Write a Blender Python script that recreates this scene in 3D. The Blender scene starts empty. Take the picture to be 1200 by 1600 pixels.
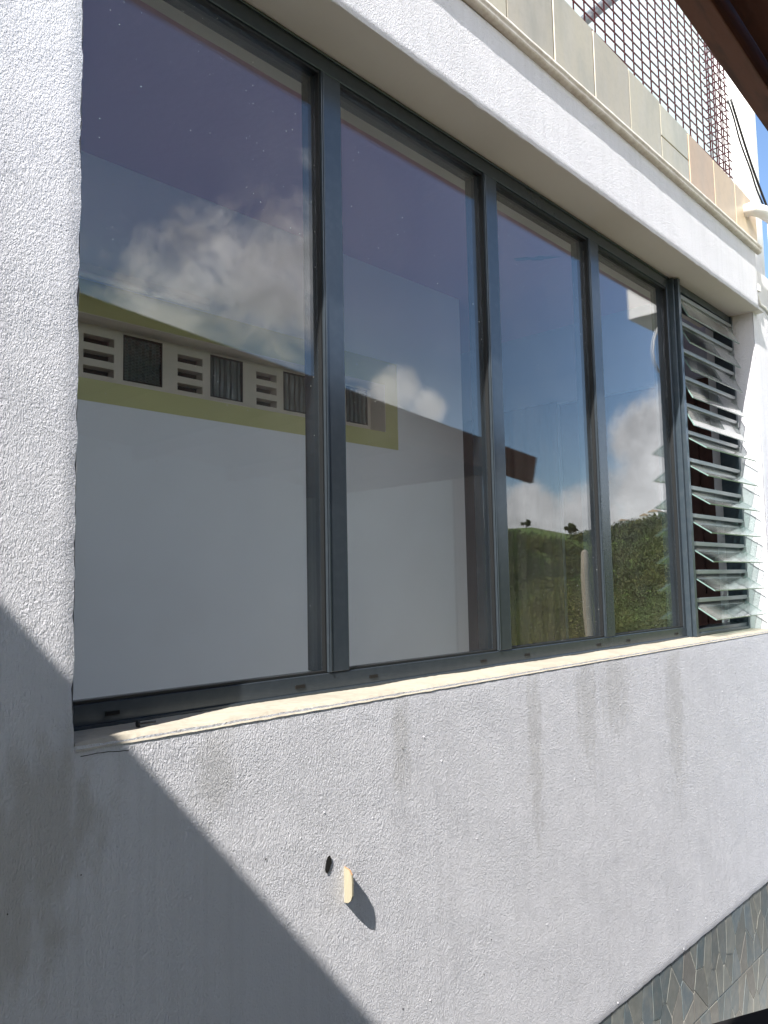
import bpy, bmesh, math, random
from mathutils import Vector, Matrix, noise
random.seed(7)
S = bpy.context.scene
COL = S.collection
R = math.radians

# ------------------------------------------------------------------ camera
cam = bpy.data.cameras.new('camera'); camo = bpy.data.objects.new('camera', cam); COL.objects.link(camo)
cam.sensor_fit = 'VERTICAL'; cam.sensor_height = 36; cam.lens = 1253.6/1600*36
cam.clip_start = 0.05; cam.clip_end = 3000
camo.matrix_world = Matrix(((0.685, -0.051, -0.727, 0), (-0.728, -0.075, -0.681, -1.365), (-0.020, 0.996, -0.089, 0), (0, 0, 0, 1)))
def orth(m):
    x = Vector(m.col[0][:3]).normalized(); z = Vector(m.col[2][:3]); z = (z-x*z.dot(x)).normalized(); y = z.cross(x)
    return Matrix(((x[0], y[0], z[0], 0), (x[1], y[1], z[1], -1.365), (x[2], y[2], z[2], 0), (0, 0, 0, 1)))
camo.matrix_world = orth(camo.matrix_world)
S.camera = camo

# ------------------------------------------------------------------ light
SUN = Vector((3.8, 1.0, -4.4)).normalized()         # direction the sunlight travels
sd = bpy.data.lights.new('sun', 'SUN'); sd.energy = 5.0; sd.angle = R(0.5); sd.color = (1.0, 0.95, 0.88)
so = bpy.data.objects.new('sun', sd); COL.objects.link(so)
so.rotation_euler = (-SUN).to_track_quat('Z', 'Y').to_euler()
EXPOSURE = 1.24
S.view_settings.view_transform = 'Standard'; S.view_settings.look = 'None'
S.view_settings.exposure = EXPOSURE; S.view_settings.gamma = 1.0; S.view_settings.use_curve_mapping = False

W = bpy.data.worlds.new('World'); S.world = W; W.use_nodes = True
nt = W.node_tree; N = nt.nodes; L = nt.links
for n in list(N): N.remove(n)
def nd(tree, t, **k):
    n = tree.nodes.new(t)
    for a, v in k.items():
        if a.startswith('i_'): n.inputs[a[2:].replace('_', ' ')].default_value = v
        else: setattr(n, a, v)
    return n
def mth(tree, op, a, b=None, c=None, clamp=False):
    n = tree.nodes.new('ShaderNodeMath'); n.operation = op; n.use_clamp = clamp
    for i, v in enumerate((a, b, c)):
        if v is None: continue
        if isinstance(v, (int, float)): n.inputs[i].default_value = v
        else: tree.links.new(v, n.inputs[i])
    return n.outputs[0]
sky = nd(nt, 'ShaderNodeTexSky', sky_type='NISHITA', sun_disc=False)
sky.sun_elevation = math.asin(-SUN.z); sky.sun_rotation = math.atan2(-SUN.x, -SUN.y); sky.air_density = 1.0; sky.dust_density = 0.05; sky.ozone_density = 3.0
tc = nd(nt, 'ShaderNodeTexCoord')
nrm = nd(nt, 'ShaderNodeVectorMath', operation='NORMALIZE'); L.new(tc.outputs['Generated'], nrm.inputs[0])
BL = [((0.560, -0.73, 0.365), 4.6, .80), ((0.505, -0.77, 0.350), 4.5, .74), ((0.592, -0.715, 0.335), 3.6, .85), ((0.575, -0.71, 0.40), 2.6, .62),
      ((0.722, -0.655, 0.232), 1.8, .95), ((0.745, -0.63, 0.215), 1.4, .85), ((0.690, -0.69, 0.215), 1.6, .75),
      ((0.913, -0.395, 0.150), 3.6, 1.1), ((0.900, -0.42, 0.11), 3.4, .9), ((0.835, -0.545, 0.075), 2.4, 1.05), ((0.80, -0.59, 0.07), 2.4, .9), ((0.875, -0.475, 0.07), 2.6, .95), ((0.912, -0.40, 0.085), 3.4, 1.1),
      ((0.5, 0.6, 0.6), 12, .75), ((-0.75, -0.5, 0.4), 20, 1.3), ((-0.35, -0.85, 0.35), 20, 1.35), ((0.08, -0.93, 0.32), 12, 1.3), ((0.12, -.95, .12), 10, 1.2), ((-.1, -.8, .6), 15, 1.1), ((-.7, .6, .3), 14, .9), ((-0.2, -.3, .85), 14, .8)]  # mostly unseen bright clouds, added to light the room through the window
acc = None
for c, r, a in BL:
    v = Vector(c).normalized()
    d = nd(nt, 'ShaderNodeVectorMath', operation='DOT_PRODUCT'); L.new(nrm.outputs[0], d.inputs[0]); d.inputs[1].default_value = v
    mr = nd(nt, 'ShaderNodeMapRange', interpolation_type='LINEAR'); L.new(d.outputs['Value'], mr.inputs[0])
    mr.inputs[1].default_value = math.cos(R(r*1.5)); mr.inputs[2].default_value = 1.0; mr.inputs[3].default_value = 0; mr.inputs[4].default_value = a
    acc = mr.outputs[0] if acc is None else mth(nt, 'MAXIMUM', acc, mr.outputs[0])
n1 = nd(nt, 'ShaderNodeTexNoise'); n1.inputs['Scale'].default_value = 11; n1.inputs['Detail'].default_value = 9; n1.inputs['Roughness'].default_value = .62; n1.inputs['Distortion'].default_value = .3
L.new(nrm.outputs[0], n1.inputs['Vector'])
dens = mth(nt, 'ADD', acc, mth(nt, 'MULTIPLY', mth(nt, 'SUBTRACT', n1.outputs[0], 0.5), 1.9))
mr = nd(nt, 'ShaderNodeMapRange', interpolation_type='SMOOTHSTEP'); L.new(dens, mr.inputs[0]); mr.inputs[1].default_value = 0.24; mr.inputs[2].default_value = .78
n2 = nd(nt, 'ShaderNodeTexNoise'); n2.inputs['Scale'].default_value = 16; n2.inputs['Detail'].default_value = 6
L.new(nrm.outputs[0], n2.inputs['Vector'])
cb = nd(nt, 'ShaderNodeMapRange'); L.new(n2.outputs[0], cb.inputs[0]); cb.inputs[1].default_value = .35; cb.inputs[2].default_value = .65; cb.inputs[3].default_value = 6.0; cb.inputs[4].default_value = 11.5
cc = nd(nt, 'ShaderNodeCombineColor')
for i, k in enumerate((1.0, .98, .97)): L.new(mth(nt, 'MULTIPLY', cb.outputs[0], k), cc.inputs[i])
mx = nd(nt, 'ShaderNodeMix', data_type='RGBA'); L.new(mth(nt, 'MULTIPLY', mr.outputs[0], .92), mx.inputs[0]); L.new(sky.outputs[0], mx.inputs[6]); L.new(cc.outputs[0], mx.inputs[7])
bg = nd(nt, 'ShaderNodeBackground'); bg.inputs[1].default_value = 0.11; L.new(mx.outputs[2], bg.inputs[0])
wo = nd(nt, 'ShaderNodeOutputWorld'); L.new(bg.outputs[0], wo.inputs[0])

# ------------------------------------------------------------------ helpers
def tag(o, label=None, cat=None, group=None, kind=None):
    for k, v in (('label', label), ('category', cat), ('group', group), ('kind', kind)):
        if v: o[k] = v
    return o
def empty(name, loc, label, cat, group=None):
    o = bpy.data.objects.new(name, None); o.location = loc; COL.objects.link(o); o.empty_display_size = .05
    return tag(o, label, cat, group)
class MB:
    def __init__(s): s.v = []; s.f = []; s.mi = []; s.sm = []
    def poly(s, pts, m=0, smooth=False):
        i = len(s.v); s.v += [tuple(p) for p in pts]; s.f.append(tuple(range(i, i+len(pts)))); s.mi.append(m); s.sm.append(smooth); return s
    def box(s, a, b, m=0, fn=None):
        x0, y0, z0 = a; x1, y1, z1 = b
        P = [(x0,y0,z0),(x1,y0,z0),(x1,y1,z0),(x0,y1,z0),(x0,y0,z1),(x1,y0,z1),(x1,y1,z1),(x0,y1,z1)]
        if fn: P = [fn(p) for p in P]
        return s.hexa(P, m)
    def hexa(s, P, m=0):
        i = len(s.v); s.v += [tuple(p) for p in P]
        for q in ((0,3,2,1),(4,5,6,7),(0,1,5,4),(1,2,6,5),(2,3,7,6),(3,0,4,7)):
            s.f.append(tuple(i+k for k in q)); s.mi.append(m); s.sm.append(False)
        return s
    def tube(s, pts, r, n=8, m=0, caps=True):
        pts = [Vector(p) for p in pts]; rr = r if isinstance(r, (list, tuple)) else [r]*len(pts)
        base = len(s.v); up = None
        for k, p in enumerate(pts):
            t = (pts[min(k+1, len(pts)-1)]-pts[max(k-1, 0)]).normalized()
            if up is None: up = t.orthogonal().normalized()
            up = (up - t*up.dot(t)).normalized(); w = t.cross(up)
            for j in range(n):
                a = 2*math.pi*j/n; s.v.append(tuple(p+rr[k]*(math.cos(a)*up+math.sin(a)*w)))
        for k in range(len(pts)-1):
            for j in range(n):
                a = base+k*n+j; b = base+k*n+(j+1) % n; s.f.append((a, b, b+n, a+n)); s.mi.append(m); s.sm.append(True)
        if caps:
            s.f.append(tuple(base+j for j in reversed(range(n)))); s.mi.append(m); s.sm.append(False)
            e = base+(len(pts)-1)*n; s.f.append(tuple(e+j for j in range(n))); s.mi.append(m); s.sm.append(False)
        return s
    def grid(s, fn, nu, nv, m=0, smooth=True):
        i = len(s.v)
        for b in range(nv+1):
            for a in range(nu+1): s.v.append(tuple(fn(a/nu, b/nv)))
        for b in range(nv):
            for a in range(nu):
                k = i+b*(nu+1)+a; s.f.append((k, k+1, k+nu+2, k+nu+1)); s.mi.append(m); s.sm.append(smooth)
        return s
    def build(s, name, mats, parent=None, bevel=0, seg=2):
        me = bpy.data.meshes.new(name); me.from_pydata(s.v, [], s.f)
        if not isinstance(mats, (list, tuple)): mats = [mats]
        for mt in mats: me.materials.append(mt)
        me.polygons.foreach_set('material_index', s.mi); me.polygons.foreach_set('use_smooth', s.sm); me.update()
        o = bpy.data.objects.new(name, me); COL.objects.link(o)
        if parent:
            o.parent = parent; o.matrix_parent_inverse = Matrix.Translation(-Vector(parent.location))
        if bevel:
            b = o.modifiers.new('bevel', 'BEVEL'); b.width = bevel; b.segments = seg; b.limit_method = 'ANGLE'; b.angle_limit = R(35); b.harden_normals = False
        return o

def mat(name, col, rough=.6, metal=0, bump=None, var=None, dirt=None, spec=None):
    """bump: list of (scale, height m, detail, distortion, stretch); var: (scale, amount, second colour)"""
    m = bpy.data.materials.new(name); m.use_nodes = True; t = m.node_tree; b = t.nodes['Principled BSDF']
    b.inputs['Base Color'].default_value = (*col, 1); b.inputs['Roughness'].default_value = rough; b.inputs['Metallic'].default_value = metal
    if spec is not None: b.inputs['Specular IOR Level'].default_value = spec
    tcn = t.nodes.new('ShaderNodeTexCoord'); P = tcn.outputs['Object']
    m['P'] = 1
    if var:
        for sc, amt, c2, st in var:
            mp = nd(t, 'ShaderNodeMapping'); mp.inputs['Scale'].default_value = st; t.links.new(P, mp.inputs[0])
            nn = nd(t, 'ShaderNodeTexNoise'); nn.inputs['Scale'].default_value = sc; nn.inputs['Detail'].default_value = 5; nn.inputs['Roughness'].default_value = .6
            t.links.new(mp.outputs[0], nn.inputs['Vector'])
            r = nd(t, 'ShaderNodeMapRange', interpolation_type='SMOOTHSTEP'); t.links.new(nn.outputs[0], r.inputs[0]); r.inputs[1].default_value = .42; r.inputs[2].default_value = .68; r.inputs[4].default_value = amt
            x = nd(t, 'ShaderNodeMix', data_type='RGBA'); t.links.new(r.outputs[0], x.inputs[0]); x.inputs[7].default_value = (*c2, 1)
            src = b.inputs['Base Color']
            if src.links: t.links.new(src.links[0].from_socket, x.inputs[6])
            else: x.inputs[6].default_value = src.default_value
            t.links.new(x.outputs[2], src)
    if bump:
        prev = None
        for sc, h, det, dist, st in bump:
            mp = nd(t, 'ShaderNodeMapping'); mp.inputs['Scale'].default_value = st; t.links.new(P, mp.inputs[0])
            nn = nd(t, 'ShaderNodeTexNoise'); nn.inputs['Scale'].default_value = sc; nn.inputs['Detail'].default_value = det; nn.inputs['Distortion'].default_value = dist
            t.links.new(mp.outputs[0], nn.inputs['Vector'])
            bn = nd(t, 'ShaderNodeBump'); bn.inputs['Distance'].default_value = h; bn.inputs['Strength'].default_value = 1.0; t.links.new(nn.outputs[0], bn.inputs['Height'])
            if prev: t.links.new(prev, bn.inputs['Normal'])
            prev = bn.outputs[0]
        t.links.new(prev, b.inputs['Normal'])
    return m
def island(m, amt):
    t = m.node_tree; b = t.nodes['Principled BSDF']; g = t.nodes.new('ShaderNodeNewGeometry'); src = b.inputs['Base Color']
    r = nd(t, 'ShaderNodeMapRange'); t.links.new(g.outputs['Random Per Island'], r.inputs[0]); r.inputs[3].default_value = 1-amt; r.inputs[4].default_value = 1+amt
    h = nd(t, 'ShaderNodeHueSaturation'); t.links.new(r.outputs[0], h.inputs['Value']); t.links.new(mth(t, 'ADD', mth(t, 'MULTIPLY', g.outputs['Random Per Island'], .024), .488), h.inputs['Hue'])
    if src.links: t.links.new(src.links[0].from_socket, h.inputs['Color'])
    t.links.new(h.outputs[0], src)
def blobs(m, spots, c2, amt=.6, nsc=9.0):
    """stain patches (world-space centre, radii) blended into the base colour with a ragged noise edge"""
    t = m.node_tree; b = t.nodes['Principled BSDF']; tcn = t.nodes.new('ShaderNodeTexCoord'); P = tcn.outputs['Object']; acc = None
    for c, r in spots:
        s = nd(t, 'ShaderNodeVectorMath', operation='SUBTRACT'); t.links.new(P, s.inputs[0]); s.inputs[1].default_value = c
        q = nd(t, 'ShaderNodeVectorMath', operation='DIVIDE'); t.links.new(s.outputs[0], q.inputs[0]); q.inputs[1].default_value = r
        l = nd(t, 'ShaderNodeVectorMath', operation='LENGTH'); t.links.new(q.outputs[0], l.inputs[0])
        v = mth(t, 'SUBTRACT', 1.0, l.outputs['Value']); acc = v if acc is None else mth(t, 'MAXIMUM', acc, v)
    mp = nd(t, 'ShaderNodeMapping'); mp.inputs['Scale'].default_value = (3, 1, 1); t.links.new(P, mp.inputs[0])
    nn = nd(t, 'ShaderNodeTexNoise'); nn.inputs['Scale'].default_value = nsc; nn.inputs['Detail'].default_value = 6; t.links.new(mp.outputs[0], nn.inputs['Vector'])
    v = mth(t, 'ADD', acc, mth(t, 'MULTIPLY', mth(t, 'SUBTRACT', nn.outputs[0], .5), 1.6))
    r = nd(t, 'ShaderNodeMapRange', interpolation_type='SMOOTHSTEP'); t.links.new(v, r.inputs[0]); r.inputs[1].default_value = .05; r.inputs[2].default_value = .75; r.inputs[4].default_value = amt
    x = nd(t, 'ShaderNodeMix', data_type='RGBA'); t.links.new(r.outputs[0], x.inputs[0]); x.inputs[7].default_value = (*c2, 1)
    src = b.inputs['Base Color']
    if src.links: t.links.new(src.links[0].from_socket, x.inputs[6])
    else: x.inputs[6].default_value = src.default_value
    t.links.new(x.outputs[2], src)

ONE = (1, 1, 1)
def plaster(name, col, k=1.0):
    m = mat(name, col, .85, spec=.25, var=[(.8, .16, tuple(c*.88 for c in col), (1, 1, 1)), (2.2, .26, (col[0]*.80, col[1]*.80, col[2]*.80), (16, 1, .12))])
    t = m.node_tree; b = t.nodes['Principled BSDF']; tcn = t.nodes.new('ShaderNodeTexCoord')
    # trowelled render: short strokes whose direction wanders, warped by a broad noise
    wn = nd(t, 'ShaderNodeTexNoise'); wn.inputs['Scale'].default_value = 5; wn.inputs['Detail'].default_value = 2; t.links.new(tcn.outputs['Object'], wn.inputs['Vector'])
    sc = nd(t, 'ShaderNodeVectorMath', operation='SCALE'); t.links.new(wn.outputs['Color'], sc.inputs[0]); sc.inputs['Scale'].default_value = .055
    ad = nd(t, 'ShaderNodeVectorMath', operation='ADD'); t.links.new(tcn.outputs['Object'], ad.inputs[0]); t.links.new(sc.outputs[0], ad.inputs[1])
    mp = nd(t, 'ShaderNodeMapping'); mp.inputs['Scale'].default_value = (1.5, 1, .75); mp.inputs['Rotation'].default_value = (0, R(25), 0); t.links.new(ad.outputs[0], mp.inputs[0])
    prev = None
    for s_, h, det, dist, tp in ((175, .0036*k, 4, .7, 'n'), (400, .0020*k, 3, .4, 'n'), (60, .0006*k, 3, .3, 'n')):
        nn = nd(t, 'ShaderNodeTexNoise'); nn.inputs['Scale'].default_value = s_; nn.inputs['Detail'].default_value = det; nn.inputs['Distortion'].default_value = dist
        t.links.new(mp.outputs[0], nn.inputs['Vector'])
        bn = nd(t, 'ShaderNodeBump'); bn.inputs['Distance'].default_value = h; t.links.new(nn.outputs[0], bn.inputs['Height'])
        if prev: t.links.new(prev, bn.inputs['Normal'])
        prev = bn.outputs[0]
    t.links.new(prev, b.inputs['Normal'])
    return m
M = {}
M['wall'] = plaster('wall_render', (.735, .74, .79))
blobs(M['wall'], [((.60, 0, -.40), (.16, .3, .22)), ((.50, 0, -.52), (.22, .3, .2))], (.42, .39, .35), .5, 11)
blobs(M['wall'], [((2.62, 0, -.36), (.16, .3, .24)), ((2.42, 0, -.40), (.10, .3, .30)), ((.95, 0, -.36), (.07, .3, .13)), ((2.1, 0, -.5), (.06, .3, .4)), ((1.5,0,-.4),(.05,.3,.2)), ((3.1, 0, -.5), (.12, .3, .5))], (.47, .465, .46), .42, 16)
M['beam'] = plaster('beam_render', (.66, .67, .72), 1.0)
M['soffit'] = mat('soffit_paint', (.80, .76, .68), .8, bump=[(60, .0006, 3, 0, ONE), (6, .003, 2, 0, ONE)], var=[(3, .3, (.74, .68, .56), ONE)])
M['sill'] = mat('sill_cement', (.40, .365, .30), .85, bump=[(90, .0015, 4, .4, ONE), (16, .004, 3, 0, ONE)], var=[(8, .6, (.30, .27, .22), ONE), (45, .35, (.24, .22, .18), ONE)])
M['mould'] = mat('moulding_paint', (.60, .575, .53), .7, bump=[(70, .001, 3, 0, ONE)], var=[(14, .55, (.45, .41, .36), (1, 1, 1)), (60, .3, (.3, .22, .17), ONE)])
M['frame'] = mat('frame_coating', (.062, .078, .096), .24, .5, bump=[(4, .0006, 2, 0, ONE)], var=[(40, .15, (.12, .14, .16), ONE)])
M['frame2'] = mat('louvre_coating', (.055, .075, .095), .30, .35, var=[(30, .2, (.14, .155, .17), ONE)])
M['rail'] = mat('louvre_rail_coating', (.26, .28, .29), .35, .3, var=[(60, .3, (.25, .26, .26), ONE)])
M['gasket'] = mat('black_rubber', (.008, .009, .01), .5)
M['tile'] = mat('parapet_tile_glaze', (.46, .43, .345), .38, bump=[(5, .002, 3, 0, ONE)], var=[(3.5, .75, (.33, .33, .29), (1, 1, .5)), (14, .5, (.46, .44, .39), (2, 1, .4)), (50, .15, (.28, .27, .24), ONE)])
M['tile2'] = mat('peach_tile_glaze', (.52, .40, .28), .4, bump=[(5, .002, 3, 0, ONE)], var=[(5, .6, (.46, .38, .29), (1, 1, .5)), (30, .2, (.36, .28, .2), ONE)])
island(M['tile'], .14); island(M['tile2'], .12)
M['grout'] = mat('yellow_grout', (.47, .41, .27), .9, bump=[(120, .002, 3, 0, ONE)], var=[(20, .6, (.24, .20, .14), ONE)])
M['mesh'] = mat('maroon_wire_paint', (.12, .012, .028), .45, var=[(25, .4, (.04, .012, .015), ONE)])
M['white'] = mat('white_paint', (.80, .80, .79), .6, bump=[(25, .002, 3, 0, ONE)], var=[(9, .25, (.62, .61, .58), ONE)])
M['greysteel'] = mat('grey_steel', (.30, .31, .33), .5, .2, var=[(20, .3, (.2, .2, .2), ONE)])
M['black'] = mat('black_cable', (.012, .012, .013), .5)
M['bench'] = mat('matt_black_paint', (.010, .010, .011), .9, spec=.1)
M['roof'] = mat('brown_roof_timber', (.20, .070, .035), .6, bump=[(8, .003, 4, 0, (1, 6, 6))], var=[(6, .6, (.06, .028, .016), (1, 8, 8))])
M['brownwall'] = mat('brown_timber_wall', (.16, .075, .042), .6, bump=[(6, .003, 3, 0, (8, 8, 1))], var=[(5, .6, (.08, .036, .022), (9, 9, .6))])
M['terr'] = mat('terrace_pale_tile', (.35, .345, .335), .6, var=[(2, .3, (.30, .295, .285), ONE)])
M['concrete'] = mat('terrace_concrete', (.42, .40, .37), .85, bump=[(30, .003, 4, 0, ONE)], var=[(2, .5, (.30, .29, .26), ONE), (30, .3, (.24, .23, .2), ONE)])
M['iwall'] = mat('room_wall_paint', (.83, .88, .93), .75, bump=[(40, .0005, 3, 0, ONE)], var=[(1.2, .25, (.72, .74, .76), ONE)])
M['iceil'] = mat('room_ceiling_paint', (.50, .29, .38), .8, bump=[(25, .001, 3, 0, ONE)], var=[(1.5, .3, (.43, .25, .33), ONE)])
M['olive'] = mat('olive_paint', (.56, .56, .27), .7, var=[(3, .3, (.47, .47, .22), ONE)])
M['cream'] = mat('vent_cream_paint', (.76, .71, .64), .75, bump=[(40, .001, 3, 0, ONE)], var=[(6, .35, (.64, .59, .52), ONE)])
M['cream2'] = mat('porch_wall_paint', (.42, .41, .40), .8, bump=[(40, .001, 3, 0, ONE)], var=[(2, .3, (.36, .35, .34), ONE)])
M['vdark'] = mat('vent_slot_shade', (.02, .019, .018), .9)  # near-black backing sheet, paints the shade inside the vent slots
M['ifloor'] = mat('room_floor_tile', (.74, .71, .66), .35, var=[(3, .3, (.66, .63, .58), ONE)])
M['curtain'] = mat('curtain_cloth', (.17, .145, .135), .85, bump=[(400, .0004, 2, 0, ONE)])
M['brown_door'] = mat('brown_door_paint', (.10, .048, .038), .5, var=[(6, .5, (.06, .03, .026), (6, 6, .7))])
M['wood'] = mat('raw_cream_wood', (.33, .30, .22), .7, bump=[(90, .0008, 3, 0, (1, 1, .2))], var=[(40, .3, (.52, .44, .28), (4, 4, .4))])
M['woodend'] = mat('wood_end_grain', (.36, .20, .10), .8)
M['hole'] = mat('drilled_hole_dark', (.006, .005, .004), .9)

def glassmat(name, tint, spots=0.5, boost=1.0, film=None):
    m = bpy.data.materials.new(name); m.use_nodes = True; t = m.node_tree
    for n in list(t.nodes): t.nodes.remove(n)
    g = nd(t, 'ShaderNodeNewGeometry'); d = nd(t, 'ShaderNodeVectorMath', operation='DOT_PRODUCT'); t.links.new(g.outputs['Incoming'], d.inputs[0]); t.links.new(g.outputs['Normal'], d.inputs[1])
    c = mth(t, 'SUBTRACT', 1.0, mth(t, 'ABSOLUTE', d.outputs['Value']))
    fr = mth(t, 'ADD', mth(t, 'MULTIPLY', mth(t, 'POWER', c, 4.5), .957), .043*boost, clamp=True)
    tr = nd(t, 'ShaderNodeBsdfTransparent'); tr.inputs[0].default_value = (*tint, 1)
    gl = nd(t, 'ShaderNodeBsdfGlossy'); gl.inputs['Roughness'].default_value = 0.0; gl.inputs[0].default_value = (.96, .98, 1, 1)
    mixs = nd(t, 'ShaderNodeMixShader'); t.links.new(fr, mixs.inputs[0]); t.links.new(tr.outputs[0], mixs.inputs[1]); t.links.new(gl.outputs[0], mixs.inputs[2])
    last = mixs.outputs[0]
    tcn = nd(t, 'ShaderNodeTexCoord')
    if spots:                                              # dried drops and specks of dust on the pane
        vo = nd(t, 'ShaderNodeTexVoronoi'); vo.inputs['Scale'].default_value = 95; t.links.new(tcn.outputs['Object'], vo.inputs['Vector'])
        cl = nd(t, 'ShaderNodeTexNoise'); cl.inputs['Scale'].default_value = 3.0; cl.inputs['Detail'].default_value = 3; t.links.new(tcn.outputs['Object'], cl.inputs['Vector'])
        rr = nd(t, 'ShaderNodeSeparateColor'); t.links.new(vo.outputs['Color'], rr.inputs[0])
        size = mth(t, 'MULTIPLY', mth(t, 'POWER', rr.outputs[0], 5), .16)
        on = mth(t, 'LESS_THAN', vo.outputs['Distance'], size)
        on2 = mth(t, 'GREATER_THAN', mth(t, 'ADD', cl.outputs[0], mth(t, 'MULTIPLY', rr.outputs[1], .3)), .76)
        k = mth(t, 'MULTIPLY', mth(t, 'MULTIPLY', on, on2), spots)
        dust = nd(t, 'ShaderNodeMapRange'); t.links.new(cl.outputs[0], dust.inputs[0]); dust.inputs[1].default_value = .4; dust.inputs[2].default_value = .7; dust.inputs[3].default_value = .004; dust.inputs[4].default_value = .022 if film is None else film
        k = mth(t, 'MAXIMUM', k, dust.outputs[0])
        df = nd(t, 'ShaderNodeBsdfDiffuse'); df.inputs[0].default_value = (.75, .75, .72, 1)
        m2 = nd(t, 'ShaderNodeMixShader'); t.links.new(k, m2.inputs[0]); t.links.new(last, m2.inputs[1]); t.links.new(df.outputs[0], m2.inputs[2]); last = m2.outputs[0]
    o = nd(t, 'ShaderNodeOutputMaterial'); t.links.new(last, o.inputs[0])
    return m
M['glass'] = glassmat('window_glass', (.955, .968, .972), .8, 1.35)
M['blade'] = glassmat('louvre_glass', (.86, .90, .89), .6, 1.3, .13)
M['bladedustsheen'] = glassmat('dusty_sheen_louvre_glass', (.60, .62, .62), .6, 1.5, .26)  # dust, with extra grey film in place of light reflected by the upper blades
M['bladeedge'] = mat('glass_edge_green', (.20, .30, .28), .25)
m = mat('ribbed_block_glass', (.16, .20, .20), .12, 0)
t = m.node_tree; wv = nd(t, 'ShaderNodeTexWave', wave_type='BANDS', bands_direction='X'); wv.inputs['Scale'].default_value = 9.5; tcx = nd(t, 'ShaderNodeTexCoord'); t.links.new(tcx.outputs['Object'], wv.inputs['Vector'])
bn = nd(t, 'ShaderNodeBump'); bn.inputs['Distance'].default_value = .02; t.links.new(wv.outputs[0], bn.inputs['Height']); t.links.new(bn.outputs[0], t.nodes['Principled BSDF'].inputs['Normal'])
M['gblock'] = m

# ------------------------------------------------------------------ geometry of the facade
XJ, XR = 0.661, 4.29                    # window opening
ZS = -0.27                              # sill front edge
def ztop(x): return 1.435-.0165*x       # soffit height, falls very slightly to the right
def pn(x, z, s=1.0): return noise.noise(Vector((x*s, 3.1, z*s)))
def wally(x, z):
    return .0016*pn(x, z, 1.6)+.00025*pn(x, z, 9)+.0004*pn(x, z, 42)
building = empty('plaster_wall', (0, 0, -1.95), 'rough white rendered wall that holds the long dark framed window', 'wall')
w = MB(); CS = .014
def wgrid(x0, x1, z0, z1, el=False, er=False, eb=False, et=False, yb=0):
    nu = max(2, int((x1-x0)/CS)); nv = max(2, int((z1-z0)/CS))
    def fn(u, v):
        x = x0+(x1-x0)*u; z = z0+(z1-z0)*v; y = yb+wally(x, z); X, Z = x, z
        for flag, uu, sx, sz in ((el, u, 1, 0), (er, 1-u, -1, 0), (eb, v, 0, 1), (et, 1-v, 0, -1)):
            if flag and uu < 1e-6:
                j = .0035*noise.noise(Vector((x*14+7, 0, z*14)))+.0028*noise.noise(Vector((x*55, 9, z*55)))
                if sx: X += sx*(j+.002)
                else: Z += sz*(j+.002)*(.6 if et else 1)
                y += .0006 if (et and sz < 0) else .0025
            elif flag and uu < 1.5/(nu if sx else nv): y += .0006
        return (X, y, Z)
    w.grid(fn, nu, nv)
wgrid(-1.6, XJ, ZS, 2.05, er=True)
wgrid(-1.6, XJ, -1.412, ZS, eb=True)
wgrid(XJ, XR, -1.412, ZS, eb=True, et=True)
wgrid(XR, 6.2, ZS, 1.62, el=True)
wgrid(XR, 6.2, -1.412, ZS, eb=True)
# returns: jambs, and the body of the wall behind the skin
w.grid(lambda u, v: (XJ-.001+.003*pn(u*2, v*20, 3), .004+u*.196, ZS-.02+v*1.75), 6, 90)
w.grid(lambda u, v: (XR+.001+.003*pn(u*2, v*20, 3)*(1 if u > 0 else 1), .004+u*.246, ZS-.02+v*1.75), 8, 90)
w.box((-1.6, .018, -1.95), (XJ-.006, .20, 2.05)); w.box((XJ-.006, .0185, -1.95), (XR+.006, .20, ZS-.035)); w.box((XR+.006, .018, -1.95), (6.2, .25, 1.62))
# nibs of render standing proud of the coat
for i in range(230):
    x = random.uniform(.1, 4.2); z = random.uniform(-1.4, -.3) if x > XJ else random.uniform(-1.4, 2)
    r = random.choice((.0012, .0016, .002, .0028, .0034)); y = wally(x, z)+.0005
    c = (x+random.uniform(-.3, .3)*r, y-r*random.uniform(.35, .9), z-.3*r)
    P = [(x+r*math.cos(a)*random.uniform(.8, 1.3), y, z+r*math.sin(a)*random.uniform(.8, 1.4)) for a in [k*math.pi/3 for k in range(6)]]
    for k in range(6): w.poly((P[(k+1) % 6], P[k], c), 0, True)
w.build('render_coat', M['wall'], building)
# sill: thin cement bed, a little uneven
sl = MB()
def sfn(u, v):
    x = XJ+.003+(XR-XJ-.006)*u
    if v < .12: y, z = wally(x, ZS)-.0006, ZS-.009+.0015*noise.noise(Vector((x*30, 2, 0)))
    else:
        k = (v-.12)/.88; y = (wally(x, ZS)-.0006)*(1-k)+.175*k; z = ZS+.004+.0035*noise.noise(Vector((x*6, k, 5)))+.0012*noise.noise(Vector((x*50, k*8, 5)))+.004*k
    return (x, y, z)
sl.grid(sfn, 300, 14)
sl.box((XJ+.004, .014, ZS-.034), (XR-.004, .19, ZS-.008))
sl.build('window_sill', M['sill'], building)
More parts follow.
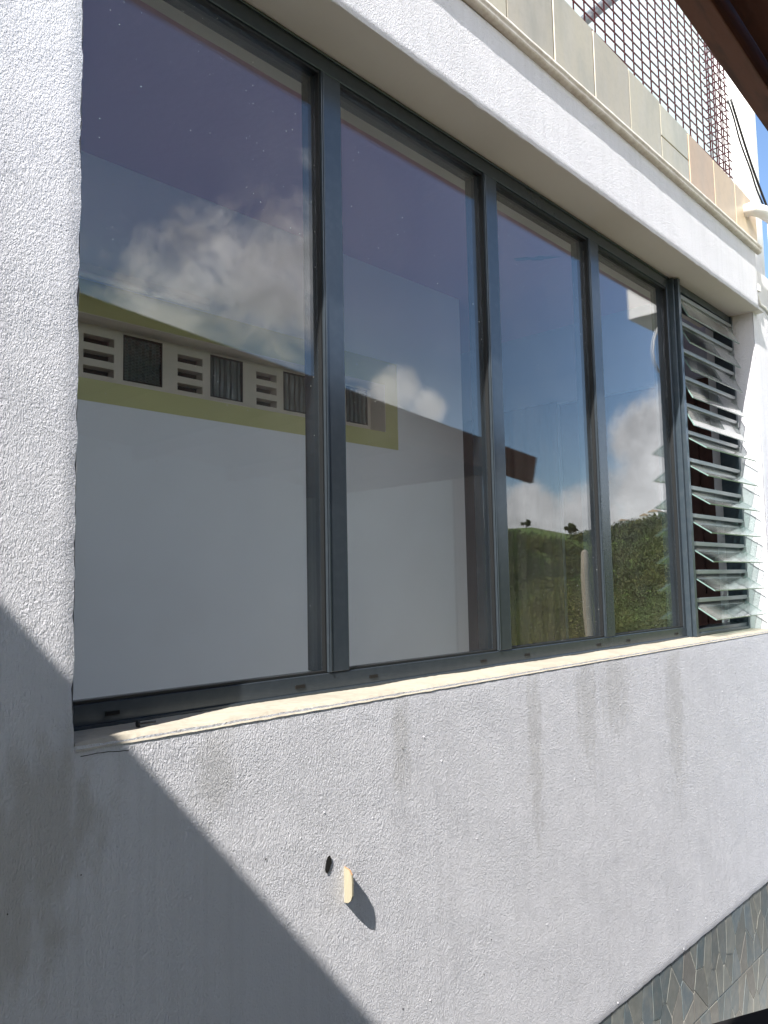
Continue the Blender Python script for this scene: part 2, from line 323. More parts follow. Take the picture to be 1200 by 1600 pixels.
# lintel beam
bm_ = MB(); XE = 4.265
def bfn(u, v):
    x = -1.6+(XE+1.6)*u; z = ztop(x)+(1.70-ztop(x)-.0)*v
    y = -.040+.4*wally(x+5, z)
    if v < 1e-6: y += .005; z += .002+.0025*noise.noise(Vector((x*18, 4, 1)))
    elif v < .04: y += .001
    if u > .9999: y += .005
    return (x, y, z)
bm_.grid(bfn, 420, 22)
bm_.grid(lambda u, v: (XE-.001+.002*pn(u, v, 9), -.036+u*.06, ztop(XE)+.002+v*.3), 3, 16)
bm_.hexa([(-1.6, -.034, ztop(-1.6)+.006), (XE-.003, -.034, ztop(XE)+.006), (XE-.003, .30, ztop(XE)+.006), (-1.6, .30, ztop(-1.6)+.006), (-1.6, -.034, 1.80), (XE-.003, -.034, 1.72), (XE-.003, .30, 1.72), (-1.6, .30, 1.80)])
bm_.build('lintel_beam', M['beam'], building)
sf = MB()
sf.grid(lambda u, v: (-.2+(XR+.25)*u, -.037+.337*v, ztop(-.2+(XR+.25)*u)+.003+.0015*pn(u*30, v*3, 1)), 120, 8)
sf.build('soffit', M['soffit'], building)
# skirting of random stone-look tiles
def hz(a, b, t): return a+(b-a)*t
sk = MB(); ztl = -1.412
sk.box((-1.6, .008, -1.95), (6.2, .0178, ztl+.02))
random.seed(21)
def clip(P, ax, az_, c):                                   # keep the part of polygon P where ax*x+az*z <= c
    Q = []
    for i in range(len(P)):
        a, b = P[i], P[(i+1) % len(P)]; da, db = ax*a[0]+az_*a[1]-c, ax*b[0]+az_*b[1]-c
        if da <= 0: Q.append(a)
        if da*db < 0: k = da/(da-db); Q.append((a[0]+(b[0]-a[0])*k, a[1]+(b[1]-a[1])*k))
    return Q
for z0, z1 in ((-1.690, -1.408), (-1.945, -1.698)):
    pts = []; x = -.5
    while x < 6.1:
        for zz in (z0+(z1-z0)*random.uniform(.0, .36), z0+(z1-z0)*random.uniform(.5, 1.0)): pts.append((x+random.uniform(-.035, .035), zz))
        x += random.uniform(.055, .095)
    for k, p in enumerate(pts):
        P = [(p[0]-.2, z0), (p[0]+.2, z0), (p[0]+.2, z1), (p[0]-.2, z1)]
        for q_ in pts:
            if q_ is p or abs(q_[0]-p[0]) > .45: continue
            dx, dz = q_[0]-p[0], (q_[1]-p[1])*.6; l_ = math.hypot(dx, dz*1.0)
            ax, az_ = dx, dz*.6                                # stretched metric makes the pieces tall and narrow
            cc_ = ax*(p[0]+q_[0])/2+az_*(p[1]+q_[1])/2-.0026*math.hypot(ax, az_)
            P = clip(P, ax, az_, cc_)
            if len(P) < 3: break
        if len(P) < 3: continue
        T = .0062-random.random()*.0012; mi = random.choice((1, 1, 2, 2, 2, 3))
        sk.poly([(q_[0], T, q_[1]) for q_ in P], mi)
        for i in range(len(P)):
            a, b = P[i], P[(i+1) % len(P)]; sk.poly([(a[0], .008, a[1]), (b[0], .008, b[1]), (b[0], T, b[1]), (a[0], T, a[1])], mi)
sv = [(4, .6, (.17, .165, .14), ONE), (25, .4, (.30, .29, .26), ONE)]
M['sk1'] = mat('slate_tile_olive', (.185, .20, .19), .4, bump=[(18, .003, 4, 0, ONE)], var=sv)
M['sk2'] = mat('slate_tile_blue', (.13, .165, .18), .35, bump=[(18, .003, 4, 0, ONE)], var=sv)
M['sk3'] = mat('slate_tile_brown', (.20, .195, .18), .4, bump=[(18, .003, 4, 0, ONE)], var=sv)
M['skg'] = mat('skirting_grout', (.56, .56, .53), .9, bump=[(80, .002, 3, 0, ONE)])
for k_ in ('sk1', 'sk2', 'sk3'): island(M[k_], .18)
sk.build('skirting', [M['skg'], M['sk1'], M['sk2'], M['sk3']], building)

# crack lines and drilled holes in the coat
ck = MB()
def crack(pts, wd):
    for i in range(len(pts)-1):
        (x0, z0), (x1, z1) = pts[i], pts[i+1]; d = Vector((x1-x0, z1-z0)).normalized(); n = Vector((-d.y, d.x))*wd
        y0, y1 = wally(x0, z0)-.0012, wally(x1, z1)-.0012
        ck.poly([(x0-n.x, y0, z0-n.y), (x1-n.x, y1, z1-n.y), (x1+n.x, y1, z1+n.y), (x0+n.x, y0, z0+n.y)])
def wander(x, z, dx, dz, n, j, wd):
    P = [(x, z)]
    for _ in range(n): x += dx+random.uniform(-j, j); z += dz+random.uniform(-j, j); P.append((x, z))
    crack(P, wd)
random.seed(5)
wander(.672, -.288, .010, -.0006, 9, .0012, .0007)

for i in range(60):                                                     # pinholes left by the trowel
    x = random.uniform(.5, 4.1); z = random.uniform(-1.38, -.32); r_ = random.choice((.001, .0013, .0016, .0022)); y_ = wally(x, z)-.0010
    ck.poly([(x+r_*math.cos(a)*random.uniform(.6, 1.2), y_, z+r_*1.2*math.sin(a)*random.uniform(.6, 1.2)) for a in [k*math.pi/3 for k in range(6)]][::-1])
ck.build('hairline_crack', M['hole'], building)

# ------------------------------------------------------------------ fixed window
win = empty('fixed_window', (XJ, .12, ZS), 'long dark grey aluminium window with four tall fixed panes over the cement sill', 'window')
YF, YG = .12, .140
def zt(x): return 1.432-.0165*x
def tilt(p): return (p[0], p[1], p[2]) if p[2] < 1.0 else (p[0], p[1], p[2]-.0165*p[0])
fr = MB()
fr.box((XJ, YF, -.264), (3.530, .20, -.218))                               # bottom rail
fr.box((XJ, YF, 1.384), (3.530, .20, 1.434), fn=tilt)                      # head
fr.box((XJ, YF+.001, -.218), (.700, .199, 1.384), fn=tilt)                # left stile
fr.box((3.508, YF+.001, -.218), (3.530, .199, 1.384), fn=tilt)             # right stile
fr.box((XJ, YF-.010, -.2655), (3.530, YF, -.257))                          # drip lip
fr.box((XJ, YF-.006, 1.428), (3.530, YF, 1.4345), fn=tilt)
fr.build('frame', M['frame'], win, bevel=.0015)
MUL = [(1.372, 1.443), (2.098, 2.168), (2.790, 2.866)]
for a, b in MUL:
    q = MB(); q.box((a, YF-.0015, -.2165), (b, .198, 1.3825), fn=tilt); q.box((a+.004, YF-.004, -.2165), (a+.009, YF-.0015, 1.3825), fn=tilt)
    q.build('mullion', M['frame'], win, bevel=.0015)
PX = [(.700, 1.372), (1.443, 2.098), (2.168, 2.790), (2.866, 3.508)]
gk = MB()
for a, b in PX:                                                           # black glazing gaskets round each pane
    e = .004
    gk.box((a+.0005, YF+.006, -.2175), (b-.0005, YG-.001, -.212)); gk.box((a+.0005, YF+.006, 1.377), (b-.0005, YG-.001, 1.3835), fn=tilt)
    gk.box((a+.0005, YF+.006, -.212), (a+e, YG-.001, 1.377), fn=tilt); gk.box((b-e, YF+.006, -.212), (b-.0005, YG-.001, 1.377), fn=tilt)
gk.build('gasket', M['gasket'], win)
for a, b in PX:
    q = MB(); q.box((a+.001, YG, -.217), (b-.001, YG+.006, 1.383), fn=tilt); q.build('pane', M['glass'], win)
ds = MB()
for x in (.796, 1.278, 1.531, 2.016, 2.256, 2.735, 2.97, 3.42):
    ds.box((x-.015, YF-.0016, -.245), (x+.015, YF+.002, -.2370))
ds.build('drain_slot', M['hole'], win)

# ------------------------------------------------------------------ louvre window
lv = empty('louvre_window', (3.533, .12, ZS), 'narrow louvre window of tilted clear glass slats beside the last fixed pane', 'window')
q = MB()
def post(x0, x1, y0, y1): q.box((x0, y0, -.262), (x1, y1, 1.434), fn=tilt)
post(3.533, 3.545, .100, .20); post(3.545, 3.555, .116, .20); post(3.555, 3.580, .086, .20); post(3.580, 3.590, .110, .20)
post(4.262, 4.283, .105, .20)
q.box((3.590, .112, -.262), (4.262, .20, -.232)); q.box((3.590, .100, -.2625), (4.262, .112, -.250))
q.box((3.590, .112, 1.400), (4.262, .20, 1.4345), fn=tilt); q.box((3.590, .145, 1.372), (4.262, .20, 1.3995), fn=tilt)
q.build('frame', M['frame2'], lv, bevel=.0012)
ZB = [1.303-.1285*i for i in range(12)]
for i, z in enumerate(ZB):
    steep = i < 5
    d = Vector((0, -.042, -.083)) if steep else Vector((0, -.083, -.056))
    d = d+Vector((0, random.uniform(-.0012, .0012), random.uniform(-.001, .001))); d.normalize()
    c0 = Vector((0, .107, z-.016)); out = c0+d*(.094 if steep else .112); inn = c0-d*.035
    nrm_ = Vector((0, -d.z, d.y)).normalized()*.0026
    q = MB(); x0, x1 = 3.602, 4.250
    P = [Vector((x0, *out.yz)), Vector((x1, *out.yz)), Vector((x1, *inn.yz)), Vector((x0, *inn.yz))]
    T = [p+Vector((0, nrm_.y, nrm_.z)) for p in P]; B = [p-Vector((0, nrm_.y, nrm_.z)) for p in P]
    q.poly(T, 0); q.poly(B[::-1], 0)
    for a in range(4): q.poly((B[a], B[(a+1) % 4], T[(a+1) % 4], T[a]), 1)
    q.build('blade', [M['bladedustsheen'] if steep else M['blade'], M['bladeedge']], lv)
    q = MB(); q.box((3.591, .104, z-.002), (4.261, .122, z+.017)); q.box((3.5915, .094, z-.022), (3.601, .135, z+.006)); q.box((4.2515, .094, z-.022), (4.2605, .135, z+.006))
    q.build('rail', M['rail'], lv, bevel=.002)

# ------------------------------------------------------------------ parapet, moulding, wire screen
par = empty('tiled_parapet', (0, -.04, 1.70), 'parapet of grey and peach ceramic tiles above the white moulding', 'parapet')
mo = MB()
prof = [(-.038, 0), (-.056, .003), (-.062, .012), (-.058, .022), (-.064, .030), (-.062, .040), (-.038, .050)]
def mfn(u, v):
    x = -1.6+5.89*u; k = v*(len(prof)-1); i = min(int(k), len(prof)-2); f = k-i
    y = hz(prof[i][0], prof[i+1][0], f); z = hz(prof[i][1], prof[i+1][1], f)
    return (x, y+.0012*noise.noise(Vector((x*12, v*3, 8))), 1.737-.0175*x+z+.0012*noise.noise(Vector((x*20, v*3, 3))))
mo.grid(mfn, 380, 12)
mo.poly([(4.29, p[0], 1.737-.0175*4.29+p[1]) for p in prof])
mo.build('moulding', M['mould'], par)
TX = [.40, .76, 1.10, 1.43, 1.735, 2.023, 2.307, 2.586, 2.870, 3.153, 3.439, 3.725, 3.995, 4.294]
pb = MB()
pb.hexa([(-1.6, -.034, 1.79), (4.285, -.034, 1.70), (4.285, .10, 1.70), (-1.6, .10, 1.79), (-1.6, -.034, 2.225), (4.285, -.034, 1.915), (4.285, .10, 1.915), (-1.6, .10, 2.225)])
pb.build('grout_bed', M['grout'], par)
tg, tp = MB(), MB()
random.seed(12)
for i in range(len(TX)-1):
    a, b = TX[i]+.004, TX[i+1]-.004; mb = tp if i >= 10 else tg
    ja, jb = random.uniform(-.003, .003), random.uniform(-.003, .003); yy = -.042+random.uniform(-.002, .001)
    zb = lambda x: 1.787-.0195*x-.002
    ztp = lambda x: 2.158-.053*x
    if i == 9:   # one tile cut in two
        zc = zb(a)+.12
        for (za0, zb0, za1, zb1) in ((zb(a), zb(b), zc, zc-.004), (zc+.006, zc+.002, ztp(a)+ja, ztp(b)+jb)):
            mb.hexa([(a, yy, za0), (b, yy, zb0), (b, -.030, zb0), (a, -.030, za0), (a, yy, za1), (b, yy, zb1), (b, -.030, zb1), (a, -.030, za1)])
    else: mb.hexa([(a, yy, zb(a)), (b, yy, zb(b)), (b, -.030, zb(b)), (a, -.030, zb(a)), (a, yy, ztp(a)+ja), (b, yy, ztp(b)+jb), (b, -.030, ztp(b)+jb), (a, -.030, ztp(a)+ja)])
tg.build('grey_tiles', M['tile'], par, bevel=.002); tp.build('peach_tiles', M['tile2'], par, bevel=.002)

ms = MB(); SP = .0455; r = .0035; YM = .035
x0, x1, z0, z1 = 1.6, 4.20, 1.90, 3.6
k = 0; x = x0
while x < x1+.01:
    ms.tube([(x, YM, max(z0, 2.05-.053*x)), (x, YM, z1)], r, 5); x += .083
z = z0
while z < z1:
    ms.tube([(x0, YM-.004, z+.012), (x1, YM-.004, z-.012)], r, 5); z += SP
scr = ms.build('wire_mesh_screen', M['mesh']); tag(scr, 'maroon square wire mesh screen standing on the tiled parapet', 'screen')
ms = MB(); y = YM+.03
while y < .15: ms.tube([(x1+.005, y, 1.92), (x1+.005, y, 3.6)], r, 5); y += .03
z = z0
while z < z1: ms.tube([(x1, YM, z), (x1, .15, z)], r, 5); z += SP
q = ms.build('return_mesh_screen', M['mesh']); tag(q, 'return panel of maroon wire mesh seen edge on beside the white column', 'screen')
q = MB(); q.tube([(2.85, .2, 2.27), (2.99, .20, 2.395), (3.24, .20, 2.625), (3.8, .2, 3.13)], .026, 4); q = q.build('steel_brace', M['greysteel']); tag(q, 'grey steel diagonal brace behind the wire mesh screen', 'brace')
q = MB(); q.tube([(4.9, .45, 3.0), (4.72, .42, 2.72), (4.52, .4, 2.36)], .004, 5); q = q.build('thin_rope', M['greysteel']); tag(q, 'thin pale rope slanting behind the wire mesh', 'rope')

# upper storey set back behind the screen
up = empty('upper_storey', (0, 1.3, 1.4), 'pale upper storey wall set back behind the wire mesh', 'wall')
M['upper'] = mat('upper_wall_paint', (.66, .75, .82), .7, bump=[(30, .001, 3, 0, ONE)], var=[(2, .3, (.66, .70, .80), (1, 1, 4))])
q = MB(); q.box((-1.6, 1.3, 1.88), (7.72, 1.45, 6.2)); q.build('wall_panel', M['upper'], up)
q = MB(); q.box((7.721, 1.28, 1.88), (8.12, 1.46, 6.2)); q.build('corner_trim', mat('pinkish_grey_paint', (.42, .36, .36), .8), up)
q = MB(); q.box((-1.6, .58, 1.875), (4.2, 1.299, 1.93)); q.box((2.0, .31, 1.875), (4.2, .579, 1.93)); q.box((-1.6, .31, 1.875), (-.95, .579, 1.93)); q.build('balcony_floor', M['concrete'], up)  # gap left open so sun reaches the added ceiling glass

co = MB(); co.tube([(5.18, .32, 1.7), (5.18, .32, 2.7), (5.18, .32, 4.3)], .118, 28)
co = co.build('round_column', M['white']); tag(co, 'round white column at the end of the wire mesh screen', 'column')
q = MB(); q.box((4.55, .20, 4.05), (6.6, .55, 4.3)); q = q.build('balcony_canopy', M['white']); tag(q, 'white canopy slab carried on the round white column', 'canopy')
cb_ = MB(); pts = []
for k in range(17):
    t_ = k/16; pts.append((4.15+.47*t_, .0-.03*t_, 2.47-.52*t_-.10*math.sin(math.pi*t_)*.4))
cb_.tube(pts, .006, 6); pts2 = [(p[0]+.015+.012*math.sin(i), p[1]+.02, p[2]+.01) for i, p in enumerate(pts)]; cb_.tube(pts2, .0045, 6)
q = cb_.build('black_cable', M['black']); tag(q, 'pair of black cables drooping in front of the round white column', 'cable')

# white pipe leaving the parapet
pi = MB(); pi.tube([(4.13, -.035, 1.842), (4.13, -.075, 1.846), (4.22, -.10, 1.85), (4.6, -.115, 1.875), (5.1, -.11, 1.89)], [.034, .034, .033, .033, .033], 14)
q = pi.build('white_pipe', M['white']); tag(q, 'thick white painted pipe sticking out of the last peach tiles', 'pipe')
# conduit down the end of the beam
q = MB()
q.tube([(4.30, -.015, 1.72), (4.305, -.012, 1.58), (4.31, -.012, 1.50)], .010, 8); q.box((4.290, -.034, 1.475), (4.325, .0, 1.510))
q.tube([(4.335, -.01, 1.60), (4.34, -.006, 1.48), (4.39, -.006, 1.43), (4.46, -.006, 1.43), (4.60, -.006, 1.40)], .007, 8)
q = q.build('wall_conduit', M['white'], None); tag(q, 'thin white conduit and clip running down the end of the lintel', 'conduit')
# projecting slab of the next bay
q = MB(); q.box((4.60, -.55, 1.600), (6.2, -.001, 2.02)); q = q.build('projecting_slab', M['white'], None, bevel=.006); tag(q, 'white projecting slab at the far right beyond the lintel end', 'slab')

# ------------------------------------------------------------------ wooden peg and the hole beside it
pg = empty('wood_peg', (1.30, 0, -.67), 'cream wooden peg sticking out of the wall below the window', 'peg')
q = MB(); prof2 = [(.004, -.715), (-.012, -.713), (-.021, -.706), (-.0255, -.695), (-.026, -.668), (-.0245, -.650), (-.018, -.641), (.004, -.636)]
xa, xb = 1.299, 1.3035
q.poly([(xa, y, z) for y, z in prof2][::-1]); q.poly([(xb, y, z) for y, z in prof2])
for i in range(len(prof2)-1):
    a, b = prof2[i], prof2[i+1]; q.poly([(xa, a[0], a[1]), (xa, b[0], b[1]), (xb, b[0], b[1]), (xb, a[0], a[1])], 1 if i >= 5 else 0)
q.build('peg_body', [M['wood'], M['woodend']], pg)
q = MB(); P = []
for k in range(12):
    a = 2*math.pi*k/12; rr = 1+random.uniform(-.18, .18); P.append((1.250+.0095*rr*math.cos(a)+.003*math.sin(a), wally(1.25, -.617)-.0022, -.617+.017*rr*math.sin(a)))
q.poly(P[::-1]); q = q.build('drilled_hole', M['hole']); tag(q, 'small dark ragged hole drilled in the wall up and left of the peg', 'hole')
P = []
# nail lying on the sill
q = MB(); q.tube([(.815, .055, ZS+.012), (.850, .052, ZS+.012)], .0022, 6); q.tube([(.812, .055, ZS+.012), (.816, .055, ZS+.012)], .0065, 8)
q = q.build('loose_screw', M['black']); tag(q, 'small dark screw lying on the shaded end of the sill', 'screw')

# ------------------------------------------------------------------ room behind the glass
room = empty('room_shell', (1, .2, -1.4), 'dim room seen through the window with white partition and mauve ceiling', 'room')
YB, XP, HC = 1.62, 3.91, 1.765
q = MB(); q.box((-1.6, .57, HC), (4.87, 4.0, HC+.1)); q.box((-1.6, .2, HC), (-.9, .57, HC+.1)); q.box((1.95, .2, HC), (4.87, .57, HC+.1)); q.build('ceiling', M['iceil'], room)
q = MB(); q.box((-.9, .24, HC+.02), (1.95, .57, HC+.03)); q.build('added_skylight_glass', M['glass'], room)  # unseen skylight pane, added so daylight brightens the room
q = MB(); P = []
for k in range(26):
    a_ = 2*math.pi*k/26; rr = 1+.35*math.sin(5*a_+1)*random.random()+random.uniform(-.25, .25); u_, v_ = .125*rr*math.cos(a_), .028*rr*math.sin(a_); P.append((3.70+u_*.58+v_*.8, .93-u_*.8+v_*.58, HC-.002))
q.poly(P); q.build('peeled_patch', mat('bare_ceiling_patch', (.16, .19, .22), .9), room)
q = MB(); q.box((-1.6, .2, -1.5), (4.87, 4.0, -1.4)); q.build('room_floor', M['ifloor'], room)
q = MB(); rx0, rx1, rz0, rz1 = .9, 3.21, .835, 1.10
q.box((-1.6, YB, -1.4), (XP, YB+.14, .745)); q.box((-1.6, YB, 1.235), (XP, YB+.14, HC)); q.box((3.31, YB, .745), (XP, YB+.14, 1.235)); q.box((-1.6, YB, .745), (.8, YB+.14, 1.235))
q.build('partition', M['iwall'], room)
q = MB(); q.box((.8, YB-.002, .745), (3.31, YB+.14, rz0)); q.box((.8, YB-.002, rz1), (3.31, YB+.14, 1.235)); q.box((rx1, YB-.002, rz0), (3.31, YB+.14, rz1)); q.box((.8, YB-.002, rz0), (rx0, YB+.14, rz1))
q.build('olive_surround', M['olive'], room)
YV = YB+.11; F = 1.037
sets = [(1.461, 1.592), (1.889, 2.017), (2.317, 2.44), (2.735, 2.86)]; gls = [(1.632, 1.814), (2.058, 2.238), (2.482, 2.655), (2.908, 3.069)]
sets = [(1.03, 1.16)]+sets; gls = [(1.205, 1.385)]+gls
q = MB(); zz0, zz1 = .885, 1.085
q.box((rx0, YV, rz0), (rx1, YV+.05, zz0)); q.box((rx0, YV, zz1), (rx1, YV+.05, rz1))
ed = [rx0]
for (a, b), (c, d) in zip(sets, gls): ed += [a*F, b*F, c*F, d*F]
ed.append(rx1)
for i in range(0, len(ed)-1, 2): q.box((ed[i], YV, zz0), (ed[i+1], YV+.05, zz1))
q.box((rx0, YB-.0015, rz1-.004), (rx1-.004, YV-.001, rz1-.0005)); q.box((rx1-.004, YB-.0015, rz0), (rx1-.0005, YV-.001, rz1-.0005))
q.build('vent_band', M['cream'], room)
for (a, b), (c, d) in zip(sets, gls):
    q = MB(); a, b, c, d = a*F, b*F, c*F, d*F
    zc = [(zz0, .888), (.922, .952), (.988, 1.018), (1.054, zz1)]
    for z0_, z1_ in zc: q.box((a, YV+.0005, z0_), (b, YV+.055, z1_))
    q.poly([(a, YV+.056, zz0), (b, YV+.056, zz0), (b, YV+.056, zz1), (a, YV+.056, zz1)], 1)
    q.build('vent_block', [M['cream'], M['vdark']], room)
    q = MB(); n_ = 14
    hor = abs(a-sets[1][0]*F) < .01
    def gf(u, v):
        x = c+.006+(d-c-.012)*u; return (x, YV+.008+.0035*math.cos((v if hor else u)*n_*2*math.pi)+.002*math.sin(u*5+v*7+a*9), zz0+.006+(zz1-zz0-.012)*v)
    q.grid(gf, n_*6, n_*6); q.box((c, YV-.001, zz0), (c+.006, YV+.04, zz1), 1); q.box((d-.006, YV-.001, zz0), (d, YV+.04, zz1), 1); q.box((c+.006, YV-.001, zz0), (d-.006, YV+.04, zz0+.006), 1); q.box((c+.006, YV-.001, zz1-.006), (d-.006, YV+.04, zz1), 1)
    q.build('glass_block', [M['gblock'], M['gasket']], room)
q = MB()
q.box((4.87, .2, 1.41), (4.97, 4.0, HC)); q.box((4.84, .2, 1.225), (4.97, 4.0, 1.409)); q.box((4.87, .2, -1.4), (4.97, .409, 1.224)); q.box((4.87, 1.522, -1.4), (4.97, 4.0, 1.224))
q.build('end_wall', mat('end_wall_paint', (.46, .50, .60), .8, var=[(2, .3, (.38, .42, .5), ONE)]), room)
q = MB(); q.box((4.90, .46, -1.4), (4.95, 1.52, 1.224)); q.box((4.89, .56, -1.2), (4.90, 1.36, -.2)); q.box((4.89, .56, -.1), (4.90, 1.36, 1.1)); q.build('brown_door', M['brown_door'], room)
q = MB(); q.box((4.868, .41, -1.4), (4.95, .46, 1.224)); q.build('door_jamb', M['greysteel'], room)
q = MB(); q.box((-1.6, 4.0, -1.5), (5, 4.1, HC+.1)); q.build('rear_wall', M['brown_door'], room)
q = MB(); q.box((-1.7, .2, -1.5), (-1.6, 4.1, HC+.1)); q.build('left_wall', M['iwall'], room)
q = MB(); q.grid(lambda u, v: (4.815-.009*math.sin(u*5.2*2*math.pi)-.004*math.sin(u*23), 1.49+.56*u, -1.3+2.53*v), 90, 6)
cu = q.build('curtain', M['curtain']); tag(cu, 'dull beige hanging curtain with vertical folds at the far end of the room', 'curtain')
cu.modifiers.new('thickness', 'SOLIDIFY').thickness = .003
lm = empty('fluorescent_batten', (1.5, YB, 1.26), 'unlit white fluorescent batten on the partition above the olive band', 'lamp')
q = MB(); q.box((.82, YB-.045, 1.24), (2.03, YB-.001, 1.285)); q.build('housing', M['white'], lm, bevel=.004)
q = MB(); q.tube([(.84, YB-.062, 1.232), (2.005, YB-.062, 1.232)], .013, 12); q.build('tube', M['white'], lm)
q = MB(); q.tube([(4.62, -.30, 1.605), (4.50, -.30, 1.52), (4.44, -.30, 1.45), (4.385, -.30, 1.37), (4.365, -.30, 1.30), (4.38, -.30, 1.235), (4.43, -.30, 1.19), (4.62, -.26, 1.17), (4.8, -.1, 1.2), (4.9, -.005, 1.25)], .006, 8)
q = q.build('cable_loop', M['white']); tag(q, 'thin white cable loop hanging under the projecting slab', 'cable')

# ------------------------------------------------------------------ what stands on the photographer's side (seen mirrored in the glass)
q = MB(); q.box((-8, -5.5, -2.05), (8, .0, -1.95)); tr_ = q.build('terrace', M['terr']); tag(tr_, kind='structure')
ro = empty('porch_roof', (0, -1, .95), 'dark brown timber porch roof whose eave crosses the top right corner', 'roof')
def rz(x): return .726+.0995*(4.053-x)
q = MB(); q.hexa([(-3, -.96, rz(-3)-.15), (4.053, -.96, rz(4.05)-.15), (4.053, -.93, rz(4.05)-.15), (-3, -.90, rz(-3)-.15), (-3, -.93, rz(-3)), (4.053, -.93, rz(4.05)), (4.053, -.90, rz(4.05)), (-3, -.90, rz(-3))])
q.build('fascia', M['roof'], ro, bevel=.003)
q = MB(); q.hexa([(-3, -2.9, rz(-3)-.06), (4.05, -2.9, rz(4.05)-.06), (4.05, -.945, rz(4.05)-.06), (-3, -.945, rz(-3)-.06), (-3, -2.9, rz(-3)-.01), (4.05, -2.9, rz(4.05)-.01), (4.05, -.945, rz(4.05)-.01), (-3, -.945, rz(-3)-.01)])
q.build('roof_deck', M['roof'], ro)
for i in range(14):
    x = -2.9+i*.66
    if x > 3.9: continue
    q = MB(); z_ = rz(x); q.box((x, -2.59, z_-.15), (x+.05, -.965, z_-.075)); q.build('rafter', M['roof'], ro)
ph = empty('porch_house_wall', (0, -2.6, -1.95), 'pale porch house wall with a brown timber end, mirrored in the second pane', 'wall')
q = MB(); q.hexa([(-3, -2.85, -1.95), (4.02, -2.85, -1.95), (4.02, -2.6, -1.95), (-3, -2.6, -1.95), (-3, -2.85, rz(-3)-.062), (4.02, -2.85, rz(4.02)-.062), (4.02, -2.6, rz(4.02)-.062), (-3, -2.6, rz(-3)-.062)]); q.box((4.021, -2.85, -1.95), (5.40, -2.599, 1.02)); q.build('pale_render', M['cream2'], ph)
q = MB(); q.box((5.401, -2.86, -1.95), (5.81, -2.585, 1.02)); q.build('timber_end', M['brownwall'], ph)
q = MB(); q.box((-5.5, -4.5, 1.78), (-1.12, -.001, 1.90)); q = q.build('shadow_slab', M['concrete']); tag(q, 'unseen concrete slab added high at the left to shade the lower wall corner', 'slab')  # unseen slab, added only to cast the diagonal shadow on the wall
# dark bench corner
be = empty('black_bench', (2.7, -.6, -1.95), 'flat black bench cut off by the bottom right corner', 'bench')
a = Vector((2.517, -.304, -1.35)); dv = Vector((.224, -.106, 0)).normalized(); nv = Vector((dv.y, -dv.x, 0)); nv = nv if nv.y < 0 else -nv
o_ = a-dv*.02
q = MB(); c = [o_, o_+dv*1.1, o_+dv*1.1+nv*.42, o_+nv*.42]
q.hexa([*(Vector((p.x, p.y, -1.39)) for p in c), *c]); q.build('seat', M['bench'], be, bevel=.004)
for u_, v_ in ((.05, .04), (1.05, .04), (1.05, .38), (.05, .38)):
    p = o_+dv*u_+nv*v_; q = MB(); q.box((p.x-.018, p.y-.018, -1.95), (p.x+.018, p.y+.018, -1.391)); q.build('leg', M['black'], be)

# ------------------------------------------------------------------ valley and wooded hill
M['grass'] = mat('hill_grass', (.15, .23, .05), .95, var=[(.05, .8, (.15, .14, .05), ONE), (.35, .7, (.07, .10, .03), ONE)])
def sm(a, b, x): t = max(0, min(1, (x-a)/(b-a))); return t*t*(3-2*t)
def terr(x, y):
    d = math.hypot(x, y); az = math.degrees(math.atan2(x, -y))
    base = -2.2-12*sm(6, 70, d)
    rid = 16.0+1.6*noise.noise(Vector((az*.13, 0, 0)))+.8*noise.noise(Vector((az*.5, 2, 0)))+2.2*sm(61, 68, az)-1.6*math.exp(-((az-61.6)/2.0)**2)+1.3*math.exp(-((az-57.8)/2.2)**2)
    h = base+(rid+14.2)*sm(70, 265, d)+2.2*noise.noise(Vector((x*.02, y*.02, 4)))*sm(30, 90, d)
    if d > 265: h -= (d-265)*.02
    if y > -5: h = min(h, -2.2) if y > 0 else h
    return h
g = MB(); NA, ND = 150, 70
def tfn(u, v):
    a = 2*math.pi*u; d = 2+ 900*v**2.2; x, y = d*math.sin(a), -d*math.cos(a)
    return (x, y, terr(x, y) if d > 6 else -2.3)
g.grid(tfn, NA, ND); g = g.build('hillside_ground', M['grass']); tag(g, kind='structure')
def leafmat(name, c1, c2, tr=.25):
    m = bpy.data.materials.new(name); m.use_nodes = True; t = m.node_tree; b = t.nodes['Principled BSDF']; b.inputs['Roughness'].default_value = .6
    gi = nd(t, 'ShaderNodeTexNoise'); gi.inputs['Scale'].default_value = 1.1; gi.inputs['Detail'].default_value = 3; tcn = nd(t, 'ShaderNodeTexCoord'); t.links.new(tcn.outputs['Object'], gi.inputs['Vector'])
    x = nd(t, 'ShaderNodeMix', data_type='RGBA'); r = nd(t, 'ShaderNodeMapRange'); t.links.new(gi.outputs[0], r.inputs[0]); r.inputs[1].default_value = .35; r.inputs[2].default_value = .65
    t.links.new(r.outputs[0], x.inputs[0]); x.inputs[6].default_value = (*c1, 1); x.inputs[7].default_value = (*c2, 1); t.links.new(x.outputs[2], b.inputs['Base Color'])
    return m
M['leafA'] = leafmat('leaf_dark', (.045, .072, .020), (.085, .11, .028)); M['leafB'] = leafmat('leaf_yellow', (.10, .125, .02), (.16, .15, .03)); M['leafD'] = leafmat('leaf_very_dark', (.018, .035, .012), (.035, .055, .016)); M['leafE'] = leafmat('leaf_brownish', (.10, .095, .03), (.12, .13, .04)); M['leafC'] = leafmat('leaf_mid', (.05, .085, .02), (.095, .12, .03))
M['bark'] = mat('bark', (.20, .16, .12), .9, bump=[(12, .02, 4, 0, ONE)], var=[(6, .5, (.11, .09, .07), ONE)])
